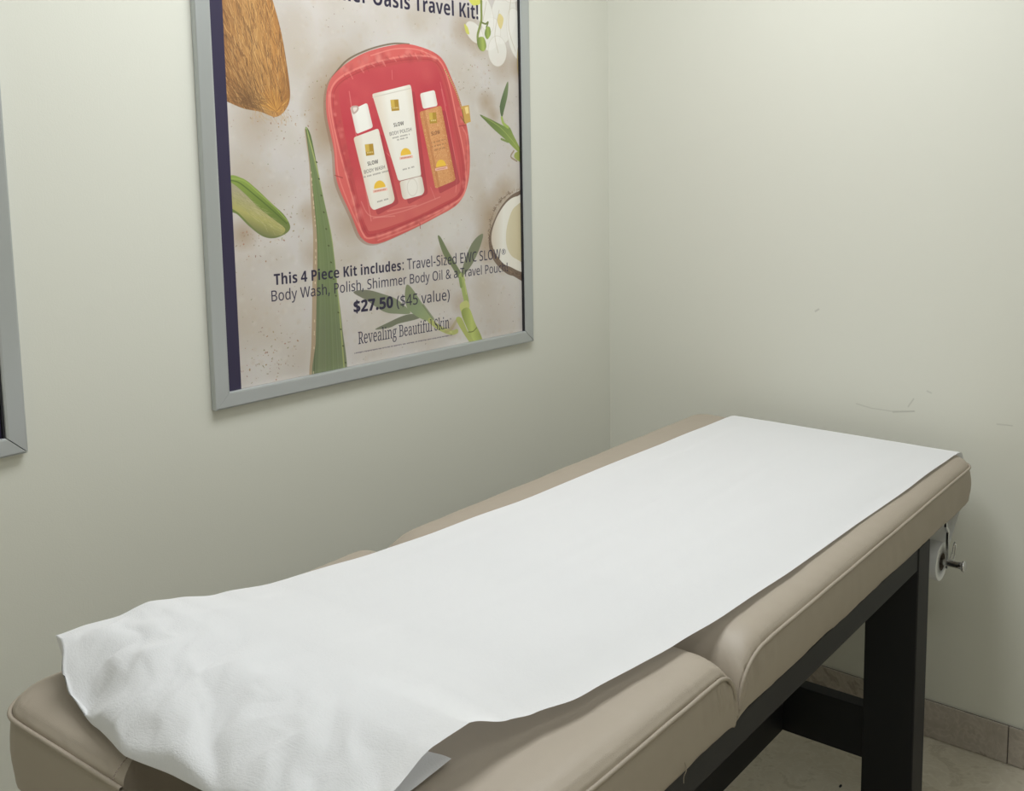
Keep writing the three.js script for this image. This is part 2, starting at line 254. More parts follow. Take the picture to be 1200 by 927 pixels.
  for (let i = 0; i < 26; i++) { const y = R(200, 440), x = y < 275 ? lerp(365, 371, (y - 200) / 75) : lerp(371, 368, (y - 275) / 165); g.fillStyle = rgb([226, 208, 170], 0.7); g.beginPath(); g.ellipse(...P(x - 0.6, y), 2.4, R(3, 7), 0, 0, 7); g.fill(); }
  // red travel pouch
  const C = (x, y) => [370 + x / 3.565, 40 + y / 3.565];           // the close-up these outlines were read from
  const Q = (a) => a.map((p) => C(...p));
  const out = Q([[95, 150], [200, 80], [330, 45], [420, 48], [520, 95], [570, 190], [610, 300], [640, 440], [640, 600], [600, 702], [500, 766], [350, 840], [250, 876], [190, 850], [150, 760], [90, 620], [75, 480], [45, 330], [50, 220]]);
  sm(out.map(([x, y]) => [x - 3, y + 2])); fill([120, 70, 50], 0.35);
  line(Q([[70, 180], [130, 110], [220, 65], [320, 40], [390, 42]]), [92, 72, 50], 7, 0.75);
  sm(out); fill(grad(C(60, 200), C(640, 640), [[0, [214, 92, 88]], [0.35, [222, 88, 84]], [0.7, [206, 76, 74]], [1, [218, 96, 88]]]));
  sm(Q([[75, 210], [160, 150], [300, 105], [430, 90], [515, 110], [555, 200], [590, 360], [622, 520], [622, 660], [560, 715], [420, 782], [250, 848], [195, 828], [150, 670], [95, 470], [62, 300]])); fill([196, 62, 66]); g.strokeStyle = rgb([236, 126, 116], 0.9); g.lineWidth = 8; g.stroke();
  sm(Q([[88, 220], [170, 164], [300, 120], [430, 104], [505, 122], [545, 210], [580, 370], [612, 530], [612, 655], [552, 708], [415, 772], [252, 835], [205, 815], [160, 660], [105, 465], [74, 305]])); g.strokeStyle = rgb([176, 46, 52], 0.8); g.lineWidth = 4; g.stroke();
  const win = Q([[105, 215], [200, 160], [350, 125], [450, 115], [500, 130], [535, 220], [570, 380], [600, 560], [600, 660], [520, 712], [400, 770], [250, 820], [210, 800], [170, 650], [110, 350]]);
  sm(win); fill(grad(C(250, 120), C(420, 800), [[0, [204, 66, 74]], [0.3, [196, 44, 60]], [0.6, [204, 62, 70]], [1, [216, 100, 92]]])); g.save(); sm(win); g.clip();
  for (let i = 0; i < 90; i++) { const [x, y] = C(R(110, 600), R(130, 820)); soft(x, y, R(20, 90), r() < 0.5 ? [226, 104, 98] : [178, 34, 52], R(0.08, 0.22)); }
  for (const l of [[[140, 240], [165, 400], [200, 600], [232, 780]], [[525, 230], [560, 400], [588, 560], [585, 660]], [[240, 770], [380, 735], [520, 680]], [[300, 740], [420, 715]], [[190, 700], [230, 760], [330, 760]]]) line(Q(l), [244, 168, 156], 5, 0.4);
  for (const l of [[[318, 150], [320, 190]], [[290, 490], [320, 520]], [[520, 200], [545, 300]], [[480, 640], [500, 690]]]) line(Q(l), [240, 150, 146], 3, 0.5);
  g.restore();
  // folds and seams of the pouch
  g.save(); sm(out); g.clip();
  for (let i = 0; i < 46; i++) { const t = r(), x = lerp(100, 520, t), y = lerp(160, 92, Math.sin(t * 2)) + R(-24, 14); soft(...C(x, y), R(10, 26), i % 2 ? [240, 150, 138] : [160, 44, 50], R(0.2, 0.45)); }
  for (let i = 0; i < 40; i++) { const t = r(); soft(...C(lerp(62, 200, t) + R(-12, 12), lerp(240, 830, t)), R(8, 22), i % 2 ? [240, 146, 136] : [164, 46, 52], R(0.2, 0.4)); soft(...C(lerp(600, 632, Math.sin(t * 3)) + R(-8, 8), lerp(300, 680, t)), R(8, 20), i % 2 ? [238, 140, 130] : [164, 46, 52], R(0.2, 0.4)); soft(...C(lerp(250, 590, t), lerp(855, 715, t) + R(-14, 10)), R(8, 22), i % 2 ? [238, 142, 132] : [170, 52, 54], R(0.2, 0.4)); }
  g.restore();
  for (let i = 0; i < 16; i++) { const t = i / 15, x = lerp(120, 460, t), y = lerp(165, 70, Math.sin(t * 1.57)); line(Q([[x, y + 8], [x + 12, y + 24 + 8 * Math.sin(i * 2.1)]]), i % 2 ? [240, 150, 140] : [170, 52, 54], 6, 0.4); }
  line(Q([[230, 90], [330, 62], [430, 66], [515, 105]]), [242, 150, 138], 5, 0.6);
  line(Q([[55, 240], [56, 330], [82, 470], [98, 600], [160, 760], [205, 850]]), [242, 142, 132], 6, 0.55); line(Q([[80, 590], [112, 600]]), [150, 40, 44], 4, 0.7);
  line(Q([[610, 385], [632, 440], [634, 590], [598, 690], [440, 790], [260, 862]]), [240, 140, 128], 6, 0.55); line(Q([[435, 790], [437, 812]]), [150, 40, 44], 4, 0.7); line(Q([[598, 385], [628, 380]]), [150, 40, 44], 4, 0.7);
  for (let i = 0; i < 40; i++) { const t = i / 39, x = lerp(540, 606, t), y = lerp(150, 305, t); g.fillStyle = rgb(i % 2 ? [150, 116, 62] : [214, 182, 118]); g.beginPath(); g.ellipse(...P(...C(x + 8 * Math.sin(t * 3), y)), 5, 3, 1, 0, 7); g.fill(); }
  poly(Q([[606, 302], [640, 296], [648, 366], [622, 376]])); fill([206, 160, 74]); poly(Q([[622, 306], [636, 302], [640, 330], [628, 334]])); fill([246, 216, 140]); line(Q([[612, 316], [620, 366]]), [132, 92, 34], 5); line(Q([[606, 345], [624, 372]]), [132, 92, 34], 5);
  // bottles
  const bottle = (pts, c0, c1, a, b) => { sm2(Q(pts)); fill(grad(C(...a), C(...b), [[0, c0], [0.3, c1], [0.75, c1], [1, c0]])); };
  const sm2 = (pts) => { const q = pts.map((p) => P(...p)), n = q.length; g.beginPath(); for (let i = 0; i < n; i++) { const p0 = q[i], p1 = q[(i + 1) % n], pm = q[(i + n - 1) % n], k = 12; const d0 = Math.hypot(pm[0] - p0[0], pm[1] - p0[1]), d1 = Math.hypot(p1[0] - p0[0], p1[1] - p0[1]), a = [p0[0] + (pm[0] - p0[0]) * Math.min(0.45, k / d0), p0[1] + (pm[1] - p0[1]) * Math.min(0.45, k / d0)], b = [p0[0] + (p1[0] - p0[0]) * Math.min(0.45, k / d1), p0[1] + (p1[1] - p0[1]) * Math.min(0.45, k / d1)]; i ? g.lineTo(...a) : g.moveTo(...a); g.quadraticCurveTo(...p0, ...b); } g.closePath(); };
  const cream0 = [226, 206, 184], cream = [244, 238, 226];
  for (const sh of [[[165, 440], [270, 410], [340, 700], [250, 750]], [[245, 265], [405, 230], [462, 660], [380, 705]], [[440, 330], [535, 310], [596, 615], [510, 660]]]) { sm2(Q(sh).map(([x, y]) => [x + 2, y + 2])); fill([150, 30, 44], 0.5); }
  bottle([[157, 432], [262, 393], [331, 690], [322, 706], [242, 736], [228, 722]], cream0, cream, [175, 560], [310, 530]);
  bottle([[143, 302], [160, 312], [215, 286], [240, 390], [170, 418]], [232, 222, 212], [250, 247, 240], [150, 350], [232, 335]);
  sm(Q([[150, 302], [176, 300], [178, 318], [160, 334], [150, 324]])); fill([196, 168, 158]); sm(Q([[156, 308], [172, 306], [170, 318], [160, 324]])); fill([240, 226, 218]);
  bottle([[235, 250], [395, 210], [400, 226], [441, 592], [345, 614], [240, 266]], [230, 216, 198], [246, 242, 232], [270, 400], [430, 370]);
  line(Q([[238, 264], [398, 226]]), [214, 204, 190], 4, 0.8);
  bottle([[350, 616], [443, 592], [455, 655], [446, 672], [370, 692], [361, 680]], [224, 212, 196], [244, 238, 228], [355, 650], [450, 630]); line(Q([[348, 615], [442, 591]]), [160, 140, 120], 3, 0.7);
  g.strokeStyle = rgb([226, 218, 206]); g.lineWidth = 4; g.beginPath(); g.ellipse(...P(...C(404, 640)), 28, 36, 0, 0, 7); g.stroke();
  bottle([[433, 325], [524, 298], [585, 610], [500, 646]], [196, 116, 62], [220, 152, 92], [450, 480], [560, 450]); g.save(); sm2(Q([[433, 325], [524, 298], [585, 610], [500, 646]])); g.clip();
  for (let i = 0; i < 1500; i++) { const t = r(), s = r(), x = lerp(433, 500, t) + s * lerp(92, 86, t), y = lerp(325, 646, t) - s * 30; g.fillStyle = rgb(r() < 0.5 ? [246, 206, 150] : [188, 104, 52], R(0.2, 0.8)); const q = P(...C(x, y)); g.fillRect(q[0], q[1], R(1, 4), R(1, 4)); }
  line(Q([[452, 325], [515, 640]]), [176, 92, 48], 14, 0.4); g.restore();
  bottle([[435, 248], [497, 233], [510, 300], [448, 313]], [232, 222, 210], [250, 246, 240], [440, 280], [505, 265]);
  // small print on the bottles
  const angOf = (a, b) => { const p = P(...a), q = P(...b); return Math.atan2(q[1] - p[1], q[0] - p[0]); };
  const tag = (s, c, size, wid, col = [80, 70, 66], font = 'sans-serif') => { const [x, y] = P(...C(...c)); g.save(); g.translate(x, y); g.rotate(angOf(C(200, 500), C(320, 468)) + 0.02); g.font = (font.startsWith('bold') ? 'bold ' + size + 'px ' + font.slice(5) : size + 'px ' + font); const m = g.measureText(s).width; g.scale(wid / m, 1); g.fillStyle = rgb(col); g.textAlign = 'center'; g.fillText(s, 0, 0); g.restore(); };
  const badge = (c) => { const [x, y] = P(...C(...c)); g.save(); g.translate(x, y); g.rotate(-0.1); g.fillStyle = rgb([178, 138, 36]); g.fillRect(-21, -23, 42, 46); g.fillStyle = rgb([214, 176, 70]); g.fillRect(-21, -23, 20, 30); g.fillStyle = rgb([236, 214, 150]); for (let i = 0; i < 4; i++) g.fillRect(-14 + 8 * i, 8, 5, 6); g.restore(); };
  const sun = (c, rad) => { const [x, y] = P(...C(...c)); g.save(); g.translate(x, y); g.rotate(-0.12); g.fillStyle = rgb([246, 196, 56]); g.beginPath(); g.arc(0, 0, rad, Math.PI, 0); g.fill(); g.fillStyle = rgb([248, 196, 180]); g.fillRect(-rad * 1.25, 5, rad * 2.5, 11); g.fillStyle = rgb([196, 110, 92]); for (let i = 0; i < 9; i++) g.fillRect(-rad + i * rad * 0.22, 8, rad * 0.14, 5); g.restore(); };
  const marks = (c, wid, col = [130, 120, 112]) => { const [x, y] = P(...C(...c)); g.save(); g.translate(x, y); g.rotate(angOf(C(200, 500), C(320, 468)) + 0.02); g.fillStyle = rgb(col, 0.75); for (let q = -wid / 2; q < wid / 2; q += 6) if (Math.sin(q * 1.7) > -0.8) g.fillRect(q, -6, 4, 6); g.restore(); };
  badge([225, 483]); badge([331, 297]); badge([490, 350]); sun([268, 642], 30); sun([377, 505], 29); sun([524, 552], 29);
  tag('SLOW', [240, 545], 22, 56, [60, 52, 52], 'bold sans-serif'); tag('BODY WASH', [247, 572], 20, 112); marks([253, 587], 130); marks([282, 697], 62);
  tag('SLOW', [348, 384], 22, 56, [60, 52, 52], 'bold sans-serif'); tag('BODY POLISH', [356, 414], 20, 124); marks([358, 429], 96); marks([362, 440], 56); marks([388, 563], 64);
  tag('SLOW', [502, 420], 22, 52, [120, 66, 40], 'bold sans-serif'); marks([512, 450], 80, [150, 90, 56]); marks([515, 466], 80, [150, 90, 56]); marks([518, 482], 64, [150, 90, 56]);
  // orchid in the upper right
  for (const [x, y, rx, ry, rot] of [[590, 20, 80, 130, 0.3], [605, 40, 60, 120, -0.2], [575, 40, 60, 80, 0.5], [568, 15, 50, 90, -0.4], [556, 38, 60, 40, 0.6], [598, -20, 90, 90, 0], [583, 60, 60, 70, 0.2]]) { const [a, b] = P(x, y); g.fillStyle = rgb([238, 236, 228], 0.82); g.beginPath(); g.ellipse(a, b, rx, ry, rot, 0, 7); g.fill(); g.strokeStyle = rgb([206, 200, 186], 0.6); g.lineWidth = 3; g.stroke(); }
  for (const l of [[[585, 12], [580, 40], [584, 62]], [[600, -10], [596, 30], [604, 60]], [[556, 52], [560, 60], [568, 62]], [[570, 2], [566, 24]]]) line(l, [196, 186, 166], 4, 0.7);
  sm([[585, 16], [590, 22], [587, 34], [583, 26]]); fill([222, 200, 120], 0.8); sm([[544, 28], [548, 32], [550, 40], [546, 38]]); fill([208, 206, 80], 0.9); sm([[549, -4], [562, -6], [563, 4], [554, 6]]); fill([214, 216, 90]);
  line([[564, -20], [564, 8], [564, 24], [560, 40], [560, 48]], [126, 140, 66], 13); line([[564, 26], [569, 28], [572, 26], [570, 32]], [104, 116, 56], 8);
  sm([[561, 44], [567, 44], [570, 54], [567, 60], [562, 58], [559, 50]]); fill(grad([560, 52], [570, 52], [[0, [104, 124, 52]], [0.6, [166, 184, 84]], [1, [124, 142, 62]]])); sm([[570, 32], [574, 32], [575, 40], [571, 46], [568, 40]]); fill(grad([568, 40], [575, 40], [[0, [104, 124, 52]], [0.6, [158, 178, 80]], [1, [124, 142, 62]]]));
  sm([[607, 55], [613, 50], [616, 90], [611, 102], [606, 80]]); fill([164, 140, 84], 0.7);
  // bamboo sprig at the right edge
  const D = (x, y) => [540 + x / 5.79, 80 + y / 5.79], QD = (a) => a.map((p) => D(...p));
  sm(QD([[320, 90], [318, 180], [290, 300], [278, 335], [265, 260], [290, 160]])); fill(grad(D(270, 200), D(320, 200), [[0, [74, 96, 58]], [1, [108, 126, 82]]]));
  sm(QD([[130, 315], [200, 345], [290, 390], [330, 400], [360, 460], [400, 540], [412, 575], [380, 560], [310, 490], [230, 420], [170, 360]])); fill(grad(D(150, 320), D(400, 560), [[0, [88, 108, 48]], [0.5, [112, 136, 62]], [1, [150, 166, 74]]]));
  line(QD([[150, 325], [260, 395], [340, 480], [400, 560]]), [176, 188, 104], 4, 0.6); line(QD([[278, 335], [290, 375], [320, 400]]), [160, 182, 84], 14); line(QD([[275, 480], [320, 500]]), [120, 140, 70], 10);
  sm(QD([[375, 570], [425, 570], [425, 640], [385, 625], [362, 600]])); fill([156, 166, 76]); line(QD([[360, 560], [340, 600], [380, 630]]), [120, 90, 54], 8, 0.6);
  // halved coconut at the right edge
  sm([[622, 220], [608, 224], [598, 230], [588, 241], [580, 256], [574, 272], [573, 288], [578, 304], [588, 316], [600, 323], [622, 322]]); fill([112, 92, 78]);
  sm([[622, 229], [606, 230], [596, 235], [587, 246], [580, 260], [576, 275], [577, 288], [584, 302], [596, 312], [622, 313]]); fill(grad([576, 270], [620, 270], [[0, [214, 200, 182]], [0.3, [240, 236, 226]], [1, [236, 230, 216]]]));
  sm([[622, 238], [604, 242], [596, 258], [593, 276], [595, 292], [604, 303], [622, 304]]); fill(grad([592, 270], [620, 270], [[0, [220, 210, 180]], [1, [206, 190, 148]]]));
  for (let i = 0; i < 260; i++) { const t = r() * 3.1 + 1.55, x = 617 + 43 * Math.cos(t), y = 272 + 51 * Math.sin(t); line([[x, y], [x + R(-3, 1), y + R(-3, 3)]], r() < 0.6 ? [86, 64, 50] : [158, 132, 104], R(1, 3), 0.7); }
  // leaves and stem behind the lower text
  const E8 = (x, y) => [400 + x / 6.667, 320 + y / 6.667], QE = (a) => a.map((p) => E8(...p));
  sm(QE([[95, 150], [200, 132], [330, 165], [440, 210], [540, 310], [430, 318], [330, 300], [200, 215]])); fill(grad(E8(100, 150), E8(540, 310), [[0, [112, 112, 94]], [0.6, [122, 130, 102]], [1, [132, 144, 108]]]));
  sm(QE([[265, 440], [380, 380], [480, 335], [560, 320], [610, 352], [450, 395], [380, 425]])); fill([112, 116, 94]);
  sm(QE([[500, 130], [516, 90], [560, 130], [640, 250], [720, 370], [690, 380], [600, 345], [520, 280], [498, 200]])); fill(grad(E8(500, 100), E8(720, 370), [[0, [124, 130, 94]], [0.5, [132, 148, 110]], [1, [156, 170, 114]]]));
  line(QE([[640, 250], [720, 360]]), [96, 112, 70], 10, 0.6); line(QE([[690, 370], [770, 430], [860, 465], [900, 455]]), [178, 184, 106], 22); line(QE([[780, 420], [860, 462]]), [206, 208, 136], 8, 0.7);
  const D4 = (x, y) => [450 + x / 6.62, 260 + y / 6.62], Q4 = (a) => a.map((p) => D4(...p));
  sm(Q4([[418, 118], [440, 120], [500, 230], [560, 330], [630, 450], [590, 450], [520, 340], [460, 250]])); fill([108, 118, 80]);
  sm(Q4([[768, 95], [750, 180], [700, 300], [640, 390], [600, 420], [620, 320], [670, 190], [720, 120]])); fill([116, 122, 94]);
  line(Q4([[600, 420], [620, 520], [640, 620], [640, 660]]), [160, 174, 96], 30); line(Q4([[590, 440], [600, 500]]), [126, 146, 76], 16); line(Q4([[620, 430], [640, 560]]), [196, 204, 130], 7, 0.7);
  sm(Q4([[590, 640], [640, 610], [665, 650], [640, 700], [600, 700]])); fill([196, 200, 120]);
  sm(Q4([[600, 700], [660, 670], [705, 780], [760, 900], [760, 960], [700, 960], [650, 840]])); fill(grad(D4(620, 800), D4(740, 770), [[0, [144, 156, 74]], [0.5, [190, 202, 110]], [1, [158, 170, 84]]]));
  sm(Q4([[560, 760], [600, 745], [650, 850], [700, 930], [690, 960], [640, 900]])); fill([176, 184, 100]); line(Q4([[655, 855], [690, 850], [720, 820]]), [116, 126, 58], 5); line(Q4([[560, 770], [520, 830], [480, 850]]), [166, 150, 100], 16, 0.5);
  g.fillStyle = rgb([196, 184, 168], 0.1); g.fillRect(0, 0, CW, CH);                    // the print's muted ink
  // lettering
  const ink = [30, 22, 54];
  const fit = (s, a, b, cap, font, spread = 0) => {              // text from pixel a to pixel b on its baseline; cap height in photograph pixels
    const [x0, y0] = P(...a), [x1, y1] = P(...b), [, yt] = P(a[0], a[1] - cap); g.save(); g.translate(x0, y0); g.rotate(Math.atan2(y1 - y0, x1 - x0)); g.font = (font.startsWith('bold') ? 'bold 100px ' + font.slice(5) : '100px ' + font); const w = g.measureText(s).width; g.scale(Math.hypot(x1 - x0, y1 - y0) / w, (y0 - yt) / 71.5); g.fillStyle = rgb(ink); g.fillText(s, 0, 0); if (spread) { g.strokeStyle = rgb(ink); g.lineWidth = spread; g.strokeText(s, 0, 0); } g.restore();
  };
  fit('Oasis Travel Kit!', [436, 5.2], [561.5, 22.8], 18.5, 'bold sans-serif');
  { const [a] = P(436, 5.2), [b] = P(561.5, 22.8), y = P(500, 14.1)[1]; g.save(); g.font = 'bold 100px sans-serif'; const sc = (b - a) / g.measureText('Oasis Travel Kit!').width, [, q] = P(500, 14.1 - 18.5); g.translate(a, (P(436, 5.2)[1] + y) / 2); g.scale(sc, (y - q) / 71.5); g.textAlign = 'right'; g.fillStyle = rgb(ink); g.fillText('Summer ', 0, 0); g.restore(); }
  fit('This 4 Piece Kit includes', [321, 334.3], [470.5, 316.8], 13, 'bold sans-serif');
  fit(': Travel-Sized EWC SLOW', [471, 316.7], [587, 302.8], 12.6, 'sans-serif');
  fit('®', [587.5, 298.6], [593, 298], 6.5, 'sans-serif');
  fit('Body Wash, Polish, Shimmer Body Oil & a Travel Pouch!', [317, 353.7], [595.5, 317.7], 12.8, 'sans-serif');
  fit('$27.50', [414, 366.6], [461, 360.2], 13.6, 'bold sans-serif', 3);
  fit('($45 value)', [464.5, 359.8], [527.5, 351.2], 13, 'sans-serif');
  fit('Revealing Beautiful Skin', [419.6, 403.6], [526.8, 384.4], 14.5, 'serif');
  { const a = P(415.5, 414.8), b = P(530, 393.2); g.fillStyle = rgb([84, 74, 92], 0.85); const n = 190, rr = rng(9); for (let i = 0; i < n; i++) if (rr() > 0.16) g.fillRect(lerp(a[0], b[0], i / n), lerp(a[1], b[1], i / n) - 5, 1.9, 3 + 3 * rr()); g.fillRect(P(527.5, 373)[0], P(527.5, 373)[1], 5, 6); }
  // purple border on the left
  const xb = (P(260, 0)[0] + P(283, 456)[0]) / 2; g.fillStyle = rgb([43, 35, 66]); g.fillRect(0, 0, xb, CH);
  const t = new THREE.CanvasTexture(cv); t.colorSpace = THREE.SRGBColorSpace; t.anisotropy = 8; return t;
}
const printA = new THREE.MeshPhysicalMaterial({ map: drawPoster(), roughness: 0.55, clearcoat: 0.25, clearcoatRoughness: 0.3 });
const plainB = (() => { const c = document.createElement('canvas'); c.width = 512; c.height = 700; const g = c.getContext('2d'); g.fillStyle = 'rgb(201,194,186)'; g.fillRect(0, 0, 512, 700); g.fillStyle = 'rgb(43,35,66)'; g.fillRect(470, 0, 42, 700); const t = new THREE.CanvasTexture(c); t.colorSpace = THREE.SRGBColorSpace; return t; })();
posterFrame('poster_frame', 'silver framed poster of a red travel pouch with bottles, aloe and coconut', FR.x, printA);
posterFrame('poster_frame', 'silver framed poster with a purple right border, beside the travel pouch poster', -1.656 - FR.w, new THREE.MeshPhysicalMaterial({ map: plainB, roughness: 0.55, clearcoat: 0.25, clearcoatRoughness: 0.3 }));

// ------------------------------------------------------------------ treatment table (local: x along the table to the right wall, z towards the viewer)
const TB = thing('treatment_table', 'padded taupe vinyl treatment table on a black frame', 'table', [-1.02, 0, 0.845], THREE.MathUtils.degToRad(1.8));
const ZH = 0.385, ZC = -0.03;                               // half width of the cushions and their middle line
function cushion({ x0, x1, yb, yt, gap, gapR, endR, cut, sag = 0, pow = 2.3 }) {     // gap: +1 / -1, the end that meets the other cushion; the top cover rolls down over it
  const ys = yt - 0.025, levels = [];                            // [y, inset]
  const xg = gap > 0 ? x1 : x0, xe = gap > 0 ? x0 : x1, sg = gap > 0 ? -1 : 1;
  const low = (x) => { const d = clamp((x - xg) * sg, 0, gapR); return Math.pow(Math.max(0, 1 - (1 - d / gapR) ** pow), 1 / pow) * 0.97 + 0.03; };
  const drop = (x, y) => yb + (y - yb) * low(x) - sag * clamp((x - xg) / (xe - xg), 0, 1) * clamp(1 - (y - yb) / (ys - yb), 0, 1);   // the bottom edge sags a little towards the boxed end
  levels.push([yb, 0.014], [yb + 0.004, 0.007], [yb + 0.012, 0.002]);
  for (let k = 1; k <= 5; k++) { const t = k / 6; levels.push([lerp(yb + 0.012, ys, t), 0.003 - 0.0045 * Math.sin(t * Math.PI)]); }
  levels.push([ys, 0.004]);
  for (let k = 1; k <= 9; k++) { const a = k / 9 * Math.PI / 2; levels.push([ys + 0.023 * Math.sin(a), 0.004 + 0.05 * (1 - Math.cos(a))]); }
  const rings = levels.map(([y, s]) => ({ y, s }));
  for (const s of [0.065, 0.08, 0.1, 0.12, 0.15, 0.18, 0.22, 0.26, 0.31, 0.35, 0.372]) rings.push({ y: yt - 0.002 + 0.002 * sstep(0.054, 0.3, s), s });
  const nl = 110, nw = 44, nc = 9, pos = [], idx = [];
  const ring = ({ y, s }) => {
    const gs = s < 0.0041 ? 0 : s * 0.6, a0 = x0 + (gap < 0 ? gs : s), a1 = x1 - (gap > 0 ? gs : s), zz = ZH - s, out = [];
    const rc = (isGap) => Math.max(0.0015, (isGap ? 0.003 : endR - Math.min(s, 0.05) * 0.9)); const rl = Math.min(rc(gap < 0), zz * 0.98), rr = Math.min(rc(gap > 0), zz * 0.98);
    const corner = (cx, cz, rad, f) => { for (let i = 0; i <= nc; i++) { const q = f + i / nc * Math.PI / 2; out.push([cx + rad * Math.cos(q), y, cz + rad * Math.sin(q)]); } };
    const warp = (t) => gap < 0 ? 1 - (1 - t) ** 2 : t * t;     // from +x to -x; finer towards the gap end
    const seg = (p, q, n, w) => { for (let i = 1; i < n; i++) { const t = w ? w(i / n) : i / n; out.push([lerp(p[0], q[0], t), y, lerp(p[1], q[1], t)]); } };
    corner(a1 - rr, zz - rr, rr, 0); seg([a1 - rr, zz], [a0 + rl, zz], nl, (t) => warp(t)); corner(a0 + rl, zz - rl, rl, Math.PI / 2); seg([a0, zz - rl], [a0, -zz + rl], nw);
    corner(a0 + rl, -zz + rl, rl, Math.PI); seg([a0 + rl, -zz], [a1 - rr, -zz], nl, (t) => 1 - warp(1 - t)); corner(a1 - rr, -zz + rr, rr, 1.5 * Math.PI); seg([a1, -zz + rr], [a1, zz - rr], nw);
    return out;
  };
  const R = rings.map(ring), n = R[0].length;
  R.forEach((q, k) => q.forEach((p) => { // slight unevenness of stuffed vinyl
    const w = rings[k].s > 0.35 || k < 1 ? 0 : 1, e = 0.0016 * n3(p[0] * 6, p[1] * 9, p[2] * 6) + 0.0007 * n3(p[0] * 26, p[1] * 16, p[2] * 26);
    const d = (p[0] - xg) * sg, pk = k > 4 && k < 13 && d < 0.16 ? 0.0012 * Math.sin(d * 420 + 3 * n2(d * 30, 1)) * sstep(0.16, 0.04, d) : 0;   // puckers along the seam by the gap
    pos.push(p[0], drop(p[0], p[1]) + (k > 8 ? 0.8 * Math.min(e, 0.001) * w : (k < 4 ? 2.4 * e : 0)), ZC + p[2] + (k < 9 ? e * w + pk * (k < 9 ? 1 : 0.5) : pk * 0.5) * Math.sign(p[2]));
  }));
  for (let k = 0; k + 1 < R.length; k++) for (let i = 0; i < n; i++) { const j = (i + 1) % n, a = k * n + i, b = k * n + j, c = a + n, d = b + n; idx.push(a, d, b, a, c, d); }
  const mid = (k, flip) => { const c = pos.length / 3; let x = 0; R[k].forEach((p) => { x += p[0]; }); pos.push(x / n, rings[k].y, ZC); for (let i = 0; i < n; i++) { const j = (i + 1) % n; flip ? idx.push(c, k * n + i, k * n + j) : idx.push(c, k * n + j, k * n + i); } };
  mid(0, true); mid(R.length - 1, false);
  let g = new THREE.BufferGeometry(); g.setAttribute('position', new THREE.Float32BufferAttribute(pos, 3)); g.setIndex(idx); g.computeVertexNormals(); metricUV(g);
  if (cut) {
    const A = new Brush(g), B = new Brush(metricUV(new THREE.CylinderGeometry(cut.r, cut.r, 0.3, 72).translate(cut.x, 0.78, cut.z))); A.updateMatrixWorld(); B.updateMatrixWorld();
    const ev = new Evaluator(); ev.attributes = ['position', 'normal', 'uv']; ev.useGroups = false; g = ev.evaluate(A, B, SUBTRACTION).geometry; g = toCreasedNormals(g.index ? g.toNonIndexed() : g, 0.7); metricUV(g);
  }
  // piping: up the rolled end, along one side, round the boxed end, back along the other side
  const pts = [], zp = ZH - 0.0015, er = endR;
  const side = (z) => { const q = []; for (let k = 1; k <= 14; k++) { const d = gapR * 1.02 * (1 - Math.cos(k / 14 * Math.PI / 2)); q.push([xg + sg * (d + 0.001), drop(xg + sg * d, ys), z]); } return q; };
  pts.push(...side(zp)); for (let k = 1; k < 14; k++) pts.push([lerp(xg + sg * gapR * 1.1, xe - sg * er, k / 14), ys, zp]);
  const turn = (cz, from) => { for (let k = 0; k <= 8; k++) { const a = from > 0 ? k / 8 * Math.PI / 2 : (1 - k / 8) * Math.PI / 2; pts.push([xe - sg * er + sg * (er - 0.0015) * Math.sin(a), ys, cz * (ZH - er + (er - 0.0015) * Math.cos(a))]); } };
  const strips = [];
  turn(1, 1);
  if (cut) { const w = Math.sqrt(Math.max(0, cut.r ** 2 - (cut.x - xe) ** 2)), dz = cut.z - ZC; pts.push([xe - sg * 0.0015, ys, 0.2], [xe - sg * 0.0015, ys, dz + w + 0.003]); strips.push(pts.splice(0)); pts.push([xe - sg * 0.0015, ys, dz - w - 0.003], [xe - sg * 0.0015, ys, -0.2]); }
  else for (const z of [0.2, 0, -0.2]) pts.push([xe - sg * 0.0015, ys, z]);
  turn(-1, -1); for (let k = 1; k < 14; k++) pts.push([lerp(xe - sg * er, xg + sg * gapR * 1.1, k / 14), ys, -zp]); pts.push(...side(-zp).reverse()); strips.push(pts);
  const tube = mergeGeometries(strips.map((q) => new THREE.TubeGeometry(new THREE.CatmullRomCurve3(q.map((p) => new THREE.Vector3(p[0], p[1] + 0.0006 * n2(p[0] * 30, p[2] * 30), ZC + p[2])), false, 'centripetal'), 260, 0.0031, 8)));
  return { g, tube: metricUV(tube) };
}
